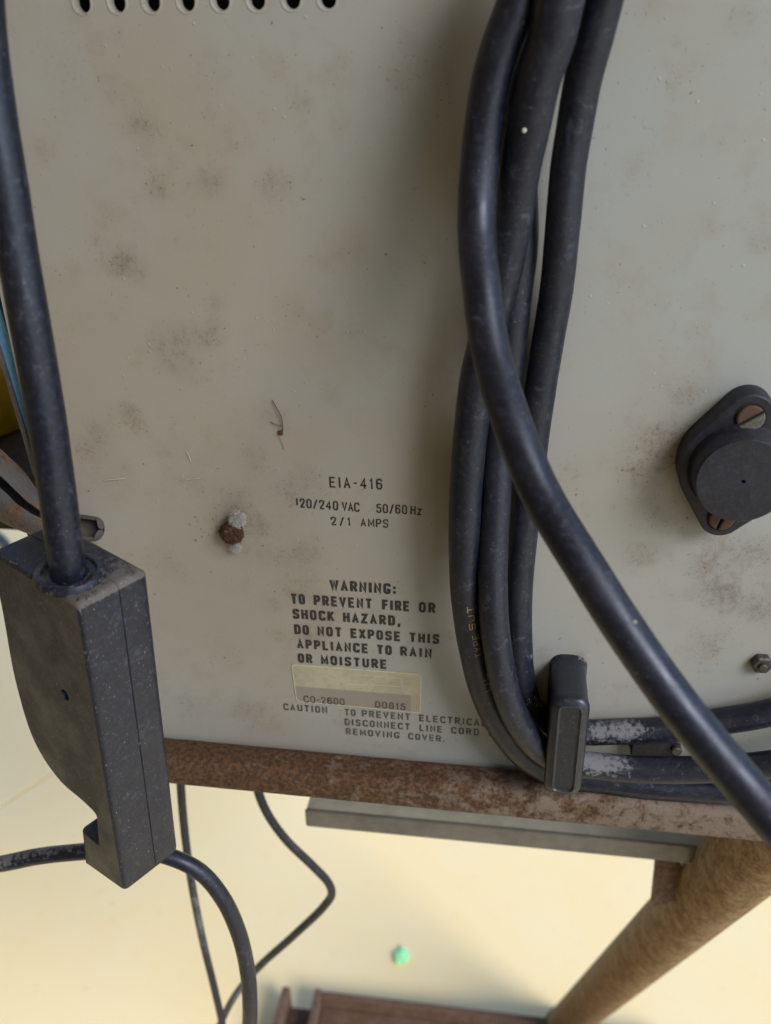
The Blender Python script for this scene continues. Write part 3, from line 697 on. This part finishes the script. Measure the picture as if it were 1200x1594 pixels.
# ------------------------------------------------------------------ the moulded connector on the left
def connector():
    Pt = P(124, 950, 80); a = Vector(ray(2065, -69)); a.z = 0; a.normalize(); b = Vector(ray(-1400, 8)); b.z = 0; b = (b-a*b.dot(a)).normalized()
    nrmA = a                                              # the left face is the plane through Pt spanned by b and Z
    def lf(px, py):
        d = Vector(ray(px, py)); c0 = Vector(CAM); t = (Pt-c0).dot(nrmA)/d.dot(nrmA); q = c0+d*t-Pt
        return (q.dot(b), q.z)
    outl = [(124, 950), (195, 1390), (132, 1345), (125, 1289), (151, 1311), (147.5, 1268), (128, 1249), (97, 1224), (70, 1189), (50, 1153), (37, 1118), (18, 1049), (0, 944), (-17, 868)]
    poly = [lf(*p) for p in outl]
    poly[0] = (0, 0.0015); topz = .0015; poly[-1] = (poly[-1][0], topz)
    # width from the right back corner
    d = Vector(ray(229, 905)); 
    best = min((abs(pix(Pt+a*w+EZ*.0015)[0]-230), w) for w in [i*.0001 for i in range(50, 400)])[1]
    print('plug width', best, 'len', poly[-1][0], 'height', poly[1][1], 'back corner', pix(Pt+a*best+b*poly[-1][0]), 'right', pix(Pt+a*best+EZ*.0015), 'rb', pix(Pt+a*best+EZ*poly[1][1]), a, b)
    w = best; rr = [.0024, .0020, .0013, .0013, .0003, .0012, .004, .01, .01, .01, .01, .01, .006, .004]
    pf = fillet(poly, rr, True, 5)
    mid = w*.56
    lv = [(0, .0012), (.0002, .0007), (.0006, .0003), (.0012, .00006), (.0018, 0), (.005, 0), (mid-.003, 0), (mid-.00025, 0), (mid, .00028), (mid+.00025, 0), (mid+.004, 0), (w-.004, 0), (w-.0020, 0), (w-.0010, .0003), (w-.0003, .0009), (w, .0019)]
    T = thing('inline_connector', 'dark grey moulded cord connector with a notched foot, hanging at the left', 'connector', tuple(Pt+a*w*.5+b*.01+EZ*poly[1][1]))
    topd = lambda v: ((.42+.5*max(0, 1-(v-Pt).dot(b)/.02)) if v.z > Pt.z-.0004 else .08+.42*max(0, 1-abs((v-Pt).dot(a)-.0018)/.0022)+.25*max(0, 1-abs((v-Pt).dot(a)-w)/.002))
    # finer side walls: subdivide profile edges so that dust can vary
    fine = []
    for i in range(len(pf)):
        p, q = np.array(pf[i]), np.array(pf[(i+1) % len(pf)]); k = max(1, int(np.linalg.norm(q-p)/.004))
        for j in range(k): fine.append(tuple(p+(q-p)*j/k))
    body = loft('moulded_body', fine, Pt, b, EZ, a, lv, MAT['plug'], T, None, True, topd)
    hc = lf(101, 1082); hc = Pt+b*hc[0]+EZ*hc[1]
    cut = loft('hole_cutter', circle(.0018, 24), hc, b, EZ, a, [(-.001, 0), (.006, 0)], MAT['black'], None)
    md = body.modifiers.new('hole', 'BOOLEAN'); md.operation = 'DIFFERENCE'; md.object = cut; md.solver = 'EXACT'
    dg = bpy.context.evaluated_depsgraph_get(); me = bpy.data.meshes.new_from_object(body.evaluated_get(dg)); body.modifiers.clear(); body.data = me
    for f in me.polygons:
        if f.area > 6e-6 and abs(f.normal.dot(a)) > .9: f.use_smooth = False
    bpy.data.objects.remove(cut)
    loft('rusted_screw', circle(.0016, 20), hc, b, EZ, a, [(.0022, .0004), (.0026, 0), (.0058, 0)], MAT['rustscrew'], body)
    # collar and cord
    pc = Vector(CAM); dz = Vector(ray(108, 893)); t = (Pt.z+.002-pc.z)/dz.z; cc = pc+dz*t
    n = 40; V = []; Fc = []; prof = [(.0096, -.0006), (.0095, .0004), (.0090, .0016), (.0082, .0019), (.0074, .0016), (.0070, .0006), (.0052, .0003), (.0050, -.003)]
    for (r, z) in prof:
        for k in range(n):
            an = 2*PI*k/n; V.append(cc+b*(r*math.cos(an)*1.0)+a*(r*math.sin(an)*.92)+EZ*(z-.0005))
    for i in range(len(prof)-1):
        for k in range(n): Fc.append((i*n+k, i*n+(k+1) % n, (i+1)*n+(k+1) % n, (i+1)*n+k))
    Fc.append(tuple(range((len(prof)-1)*n, len(prof)*n)))
    obj('collar', V, Fc, MAT['plug'], body, True, None, {'dust': [.55]*len(V)})
    oc = -cc.y*1000
    cp = [(-45, -190, oc-20), (-34, -60, oc-16), (-22, 80, oc-12), (-8, 180, oc-10), (9, 280, oc-8), (28, 400, oc-6), (46, 500, oc-4), (60, 580, oc-3), (72, 650, oc-2), (88, 760, oc-1)]
    pts = [(P(x, y, o), .00452) for (x, y, o) in cp]+[(cc+EZ*.003, .00452), (cc-EZ*.004, .00452)]
    tube('cord', pts, MAT['cord'], T, 28, dustpt((58, 470, oc, 10, .5), (20, 280, oc, 12, .35)))
    return T
connector()

# ------------------------------------------------------------------ cables below
lo1 = thing('loop_cable', 'dusty grey black cable looping from behind the connector down out of the picture', 'cable', tuple(P(386, 1594, 35)))
tube('cable_run', path([(-160, 1368, 35), (-60, 1352, 36), (0, 1345, 37), (60, 1333, 38), (125, 1326, 38), (195, 1322, 38), (262, 1333, 38), (310, 1356, 38), (345, 1396, 38), (370, 1448, 38), (385, 1510, 38), (389, 1570, 38), (384, 1640, 36), (366, 1720, 30)], 2.95), MAT['cord2'], lo1, 20, dustpt((0, 1345, 40, 90, .6), (385, 1500, 40, 90, .5)))
lo2 = thing('thin_cable', 'thin dark cable hanging straight behind the rail beside the connector', 'cable', tuple(P(345, 1594, -55)))
tube('cable_run', path([(279, 1120, -50), (281, 1215, -52), (288, 1300, -54), (300, 1385, -55), (317, 1470, -56), (334, 1540, -56), (347, 1600, -56), (358, 1680, -56)], 2.0), MAT['cord2'], lo2, 16, dustpt((310, 1430, -55, 150, .75)))
lo3 = thing('kinked_cable', 'thin grey cable bending in a sharp kink behind the rail', 'cable', tuple(P(345, 1594, -90)))
tube('cable_run', path([(390, 1150, -60), (400, 1225, -60), (416, 1266, -61), (446, 1308, -62), (485, 1346, -64), (511, 1374, -66), (516, 1392, -68), (503, 1412, -70), (455, 1458, -76), (400, 1508, -84), (362, 1556, -90), (336, 1610, -95), (310, 1680, -100)], 2.15), MAT['cord2'], lo3, 16, dustpt((370, 1540, -86, 90, .95), (450, 1310, -62, 70, .5)))
lo4 = thing('floor_cable', 'blurred dark cable lying on the floor at the far left', 'cable', (0, 0, 0))
fc = [PZ(-80, 780, .006), PZ(-30, 815, .006), PZ(5, 842, .006), PZ(24, 868, .006), PZ(60, 885, .006), PZ(120, 880, .006)]
lo4.location = fc[2]
tube('cable_run', [(p, .009) for p in fc], MAT['cord2'], lo4, 12, step=.03)

# ------------------------------------------------------------------ the cart
RA = P(262, 1183, 7); RB = P(1200, 1272, 7)
cart = thing('rusty_cart', 'rusty pipe and rail cart that carries the instrument, paint flaking off', 'cart', (RB.x, 0.02, 0))
d = (RB-RA).normalized(); A0 = RA-d*.022; B0 = RB+d*.05; ln = (B0-A0).length; upv = d.cross(EY).normalized(); upv = upv if upv.z > 0 else -upv
rp = fillet([(-.0062, -.0067), (.0068, -.0067), (.0068, .0067), (-.0062, .0067)], .0038, True, 5)
lv = [(ln*i/60, 0.00018*mnoise.noise(Vector((i*.7, 0, 0)))) for i in range(61)]
rail = loft('rail', rp, A0, EY*-1, upv, d, lv, MAT['rail'], cart)
LT = P(1152, 1342, -53); ld = nrm([66, 995, 1500]); ld = Vector(R@ld); 
LTt = LT-ld*.10; t_end = (0-LTt.z)/ld.z
leg_, _ = tube('leg', [(LTt+ld*(t_end*i/8), .0174) for i in range(9)], MAT['leg'], cart, 32, wob=.006, step=.01, ref=Vector((0, -1, 0)))
zcut = PB+.004
for v in leg_.data.vertices:
    w_ = v.co+Vector(cart.location)
    if w_.z > zcut: v.co += ld*((zcut-w_.z)/ld.z)
leg_['label'] = 'ochre brown rusted pipe leg'
tube('rubber_ferrule', [(LTt+ld*(t_end-.03), .0185), (LTt+ld*(t_end-.002), .0185)], MAT['bakelite'], leg_, 24)
# channel shelf behind the rail
q0 = P(474, 1262, -62); q1 = P(1075, 1318, -62); zt = (q0.z+q1.z)/2; zb = P(480, 1287, -62).z
box('shelf_channel', q0.x, q1.x+.03, .062, .064, zb, zt, MAT['channel'], cart, None, .0006)['label'] = 'grey brown front lip of the shelf channel'
box('shelf_top', q0.x+.0003, q1.x+.03, .0642, .150, zt-.0035, zt-.0012, MAT['chan_top'], cart, None, .0004)['label'] = 'dusty beige top of the shelf channel'
box('shelf_end', q0.x, q0.x+.002, .0642, .15, zb, zt-.0036, MAT['channel'], cart, None, .0004)
prism('gusset', [(1022, 1326), (1060, 1326), (1060, 1400), (1014, 1412), (1016, 1392), (1019, 1365)], -74, .005, MAT['brown'], cart, 'small rusted strut between shelf and leg')
# bent channel arm, split along its length
def arm():
    cp = [(-150, 640, 18, 9.5), (-60, 712, 16, 9.5), (0, 760, 14, 9.0), (32, 787, 12, 7.4), (70, 810, 10, 5.7), (110, 821, 9, 4.6), (140, 823, 8.5, 4.1), (150, 824, 8.4, 3.9), (156, 824.6, 8.3, 3.2), (159, 825, 8.3, 2.0), (160.5, 825, 8.3, .6)]
    ps = catmull([(P(x, y, o), r/1000) for (x, y, o, r) in cp], .0012); fr = frames(ps, OUT); V = []; Fc = []; seg = 34; n = len(fr)
    for i, (p, r, t, nn, bb) in enumerate(fr):
        u_ = i/(n-1); px_ = pix(p)[0]
        s = bb if bb.z > 0 else -bb
        half_ = math.radians(9+(5*mnoise.noise(Vector((u_*14, 0, 0))) if px_ < 110 else 0)+(52*max(0, min(1, (px_-88)/36))))
        if px_ > 150: half_ *= max(.1, 1-(px_-150)/9)
        c_ = math.radians(50-14*max(0, min(1, (px_-100)/40)))
        for rr in (r, max(.0002, r-.0009)):
            for k in range(seg+1):
                th = c_+half_+(2*PI-2*half_)*k/seg; V.append(p+(nn*math.cos(th)+s*math.sin(th))*rr*(1+.03*mnoise.noise(p*90+nn*math.cos(th))))
    m = 2*(seg+1)
    for i in range(n-1):
        for k in range(seg):
            for o in (0, seg+1): Fc.append((i*m+o+k, i*m+o+k+1, (i+1)*m+o+k+1, (i+1)*m+o+k))
        for k in (0, seg): Fc.append((i*m+k, i*m+seg+1+k, (i+1)*m+seg+1+k, (i+1)*m+k))
    o = obj('bent_arm', V, Fc, MAT['arm'], cart); o['label'] = 'bent rusted channel arm with a split seam and pinched open end'
arm()
prism('arm_gusset', [(34, 818), (120, 843), (120, 858), (56, 856)], 4, .003, MAT['brown'], cart)
# lower tray near the floor
zt = .03
def rowpts(px, py): return PZ(px, py, zt)
t0 = rowpts(450, 1548); t1 = rowpts(500, 1556); t2 = rowpts(875, 1597)
yb = (t1.y+t2.y)/2
box('lower_tray', t1.x, t2.x+.12, yb-.30, yb, zt-.022, zt-.014, MAT['brown'], cart, None, .001)['label'] = 'brown rusted lower tray'
box('tray_rim', t1.x, t2.x+.12, yb+.0005, yb+.008, zt-.022, zt+.001, MAT['brown'], cart, None, .0008)
box('tray_rim', t1.x-.008, t1.x-.0005, yb-.30, yb+.008, zt-.022, zt+.004, MAT['brown'], cart, None, .0008)
box('tray_rim', t0.x-.008, t0.x, yb-.30, yb+.006, zt-.03, zt+.004, MAT['brown'], cart, None, .0008)
box('tray_flange', t0.x+.0005, t1.x-.0085, yb-.30, yb+.001, zt-.03, zt-.022, MAT['brown'], cart, None, .0008)
# board on the far left that carries the tank
tb = P(8, 738, -120)
box('side_board', -.5, P(92, 760, -120).x, .118, .40, tb.z-.030, tb.z, MAT['board'], cart, None, .001)['label'] = 'dark brown board at the far left'
ty = .175; tc_ = P(-8, 722, -ty*1000)
n = 48; V = []; Fc = []; rt = .026
prof = [(.001, 0), (.021, 0), (.0245, .001), (.026, .004), (.026, .30), (.018, .32), (.001, .325)]
for (r, z) in prof:
    for k in range(n): V.append(Vector((tc_.x+r*math.cos(2*PI*k/n), ty+r*math.sin(2*PI*k/n), tb.z+.0006+z)))
for i in range(len(prof)-1):
    for k in range(n): Fc.append((i*n+k, i*n+(k+1) % n, (i+1)*n+(k+1) % n, (i+1)*n+k))
Fc += [tuple(range(n)), tuple(range((len(prof)-1)*n, len(prof)*n))]
tk = obj('yellow_tank', V, Fc, MAT['yellow'], None, True, (tc_.x, ty, tb.z)); tag(tk, 'dark dirty yellow cylinder standing on the board at the left edge', 'tank')

# ------------------------------------------------------------------ small things on the floor and on the panel
gp = PZ(625, 1487, .004)
gs = blob('green_scrap', gp, .0085, MAT['green'], None, (gp.x, gp.y, 0), .55, 4, (.85, 1.1, .3), 1.4, 2); tag(gs, 'small light green plastic scrap lying on the cream floor', 'scrap')
# cotton-like nest with red-brown crumbs
nc = P(360, 830, 4)
nest = thing('insect_nest', 'small rust brown clump between two white cottony tufts on the panel', 'insect nest', (nc.x, 0, nc.z))
# red-brown clump made of many short crumbs
V = []; Fc = []
bm = bmesh.new(); bmesh.ops.create_icosphere(bm, subdivisions=4, radius=1)
cc = P(361, 829, 2.6)
for v in bm.verts:
    d_ = v.co.normalized(); k = 1+.26*mnoise.fractal(d_*3.2+Vector((5, 1, 2)), .8, 2.1, 5); V.append(cc+Vector((d_.x*.0037, d_.y*.0028, d_.z*.0036))*k)
Fc = [tuple(v.index for v in f.verts) for f in bm.faces]; bm.free()
cl_ = obj('rust_brown_clump', V, Fc, MAT['soil'], nest)
V = []; Fc = []
for i in range(420):
    d_ = Vector((random.gauss(0, 1), -abs(random.gauss(0, 1)), random.gauss(0, 1))).normalized(); p = cc+Vector((d_.x*.0037, d_.y*.0028, d_.z*.0036))
    t_ = d_.cross(Vector((random.gauss(0, 1), random.gauss(0, 1), random.gauss(0, 1)))).normalized(); s_ = t_.cross(d_); L_ = random.uniform(.0005, .0016); w_ = random.uniform(.00006, .00018); b0 = len(V)
    tip = p+t_*L_+d_*random.uniform(0, .0006)
    V += [p-s_*w_, p+s_*w_, tip, p+d_*w_*1.5]; Fc += [(b0, b0+1, b0+2), (b0+1, b0+3, b0+2), (b0+3, b0, b0+2), (b0, b0+3, b0+1)]
o = obj('crumb_flakes', V, Fc, MAT['soil'], nest, False); o['kind'] = 'stuff'
def tuft(c, r, nfib, sq, seed):
    random.seed(seed); core = blob('white_tuft', c, r*.70, MAT['fluff'], nest, None, .6, 4, sq, 2.2, seed)
    V = []; Fc = []
    for i in range(nfib):
        d_ = Vector((random.gauss(0, 1), -abs(random.gauss(0, .8)), random.gauss(0, 1))).normalized(); p = c+Vector((d_.x*sq[0], d_.y*sq[1], d_.z*sq[2]))*r*random.uniform(.45, .95)
        t_ = (d_*.35+Vector((random.gauss(0, 1), random.gauss(0, 1), random.gauss(0, 1)))).normalized(); prev = None; w_ = random.uniform(.000018, .00004)
        for s_ in range(4):
            q = p; p = p+t_*r*.2; t_ = (t_+Vector((random.gauss(0, .5), random.gauss(0, .5), random.gauss(0, .5)))).normalized()
            n_ = t_.cross(Vector((.3, .5, .8))).normalized()*w_; b0 = len(V); V += [q-n_, q+n_, p+n_, p-n_]; Fc.append((b0, b0+1, b0+2, b0+3))
    o = obj('loose_fibres', V, Fc, MAT['fluff'], core, False); o['kind'] = 'stuff'
tuft(P(370, 808, 3), .0023, 2200, (1, .6, .9), 3)
tuft(P(367, 853, 2), .0015, 900, (1.25, .5, .75), 5)
random.seed(11)
# dark crumbs and webs round the nest
def strand(name, pts, r, mat, parent=None): return tube(name, [(P(x, y, o), r/1000) for (x, y, o) in pts], mat, parent, 6, step=.0006, wob=.2)[0]
V = []; Fc = []
for i in range(46):
    px_, py_ = random.gauss(345, 26), random.gauss(815, 22); p = P(px_, py_, .25); L_ = random.uniform(.0004, .0016); an = random.uniform(0, PI); dd = Vector((math.cos(an), 0, math.sin(an)))*L_; nn = Vector((-dd.z, 0, dd.x)).normalized()*random.uniform(.00005, .00012)
    b0 = len(V); V += [p-nn, p+dd*.5+OUT*.0002, p+nn, p-dd*.5]; Fc += [(b0, b0+1, b0+2), (b0, b0+2, b0+3), (b0, b0+1, b0+3), (b0+1, b0+2, b0+3)]
o = obj('scattered_crumbs', V, Fc, MAT['twig'], nest, False); o['kind'] = 'stuff'
rt_ = thing('dry_rootlet', 'tiny forked brown rootlet stuck to the panel above the printed model number', 'debris', tuple(P(436, 670, 0)))
strand('twig', [(424, 623, .5), (431, 636, .8), (437, 647, .9), (440, 662, .7), (440, 677, .5)], .16, MAT['twig'], rt_)
strand('twig', [(421, 657, .4), (430, 661, .6), (439, 663, .7)], .12, MAT['twig'], rt_)
strand('twig', [(435, 681, .3), (439, 690, .3), (442, 700, .3)], .06, MAT['twig'], rt_)
blob('crumb', P(436, 674, .6), .0007, MAT['soil'], rt_, None, .5, 2, (1, .6, 1.2), 2, 3)
for (lbl, pts, r) in (('short white fibre lying level on the panel left of the nest', [(162, 748, .3), (172, 747, .5), (182, 746, .5), (194, 745, .3)], .13),
                      ('curved white fibre on the panel above the nest', [(279, 753, .3), (287, 748, .4), (298, 746, .4), (311, 744, .3)], .08),
                      ('slanting white fibre on the panel, highest of the three', [(290, 703, .3), (294, 710, .4), (297, 718, .3)], .08)):
    t_ = thing('white_fibre', lbl, 'fibre', tuple(P(*pts[0][:2], 0)), 'stray fibres on the panel'); strand('fibre', pts, r, MAT['fibre'], t_)
cw = thing('cobweb', 'dusty white cobweb at the root of the cord post', 'cobweb', tuple(P(905, 1030, 0)))
def fuzz(cx, cy, sxp, syp, n_, o0, o1, parent, L=.0012):
    V = []; Fc = []
    for i in range(n_):
        p = P(random.gauss(cx, sxp), random.gauss(cy, syp), random.uniform(o0, o1)); t_ = Vector((random.gauss(0, 1), random.gauss(0, .6), random.gauss(0, 1))).normalized()
        for s_ in range(3):
            q = p; p = p+t_*L*.33; t_ = (t_+Vector((random.gauss(0, .5), random.gauss(0, .3), random.gauss(0, .5)))).normalized(); n2_ = t_.cross(Vector((.2, 1, .3))).normalized()*.00003
            b0 = len(V); V += [q-n2_, q+n2_, p+n2_, p-n2_]; Fc.append((b0, b0+1, b0+2, b0+3))
    o = obj('web_fibres', V, Fc, MAT['fluff'], parent, False); o['kind'] = 'stuff'
fuzz(908, 1026, 4, 5, 160, .1, 1.5, cw)
cw2 = thing('cobweb', 'few pale web threads between the cord bend and the post', 'cobweb', tuple(P(832, 1090, 6)))
fuzz(832, 1092, 7, 5, 60, 5, 12, cw2, .002)

wm = plain('ochre_added_blocker', (.46, .33, .16), .85)  # unseen walls and roof, added to block sky and warm the fill light
tag(box('added_shade_wall', -1.70, -1.60, -1.10, .9, 0, 2.2, wm, None, (-1.65, 0, 0), .002), None, None, None, 'structure')
tag(box('added_shade_wall', -1.70, .35, -1.2, -1.101, 0, 2.2, wm, None, (-1.05, -1.15, 0), .002), None, None, None, 'structure')
tag(box('added_shade_roof', -1.70, .95, -1.2, .20, 2.201, 2.26, wm, None, (-.7, 0, 2.2), .002), None, None, None, 'structure')
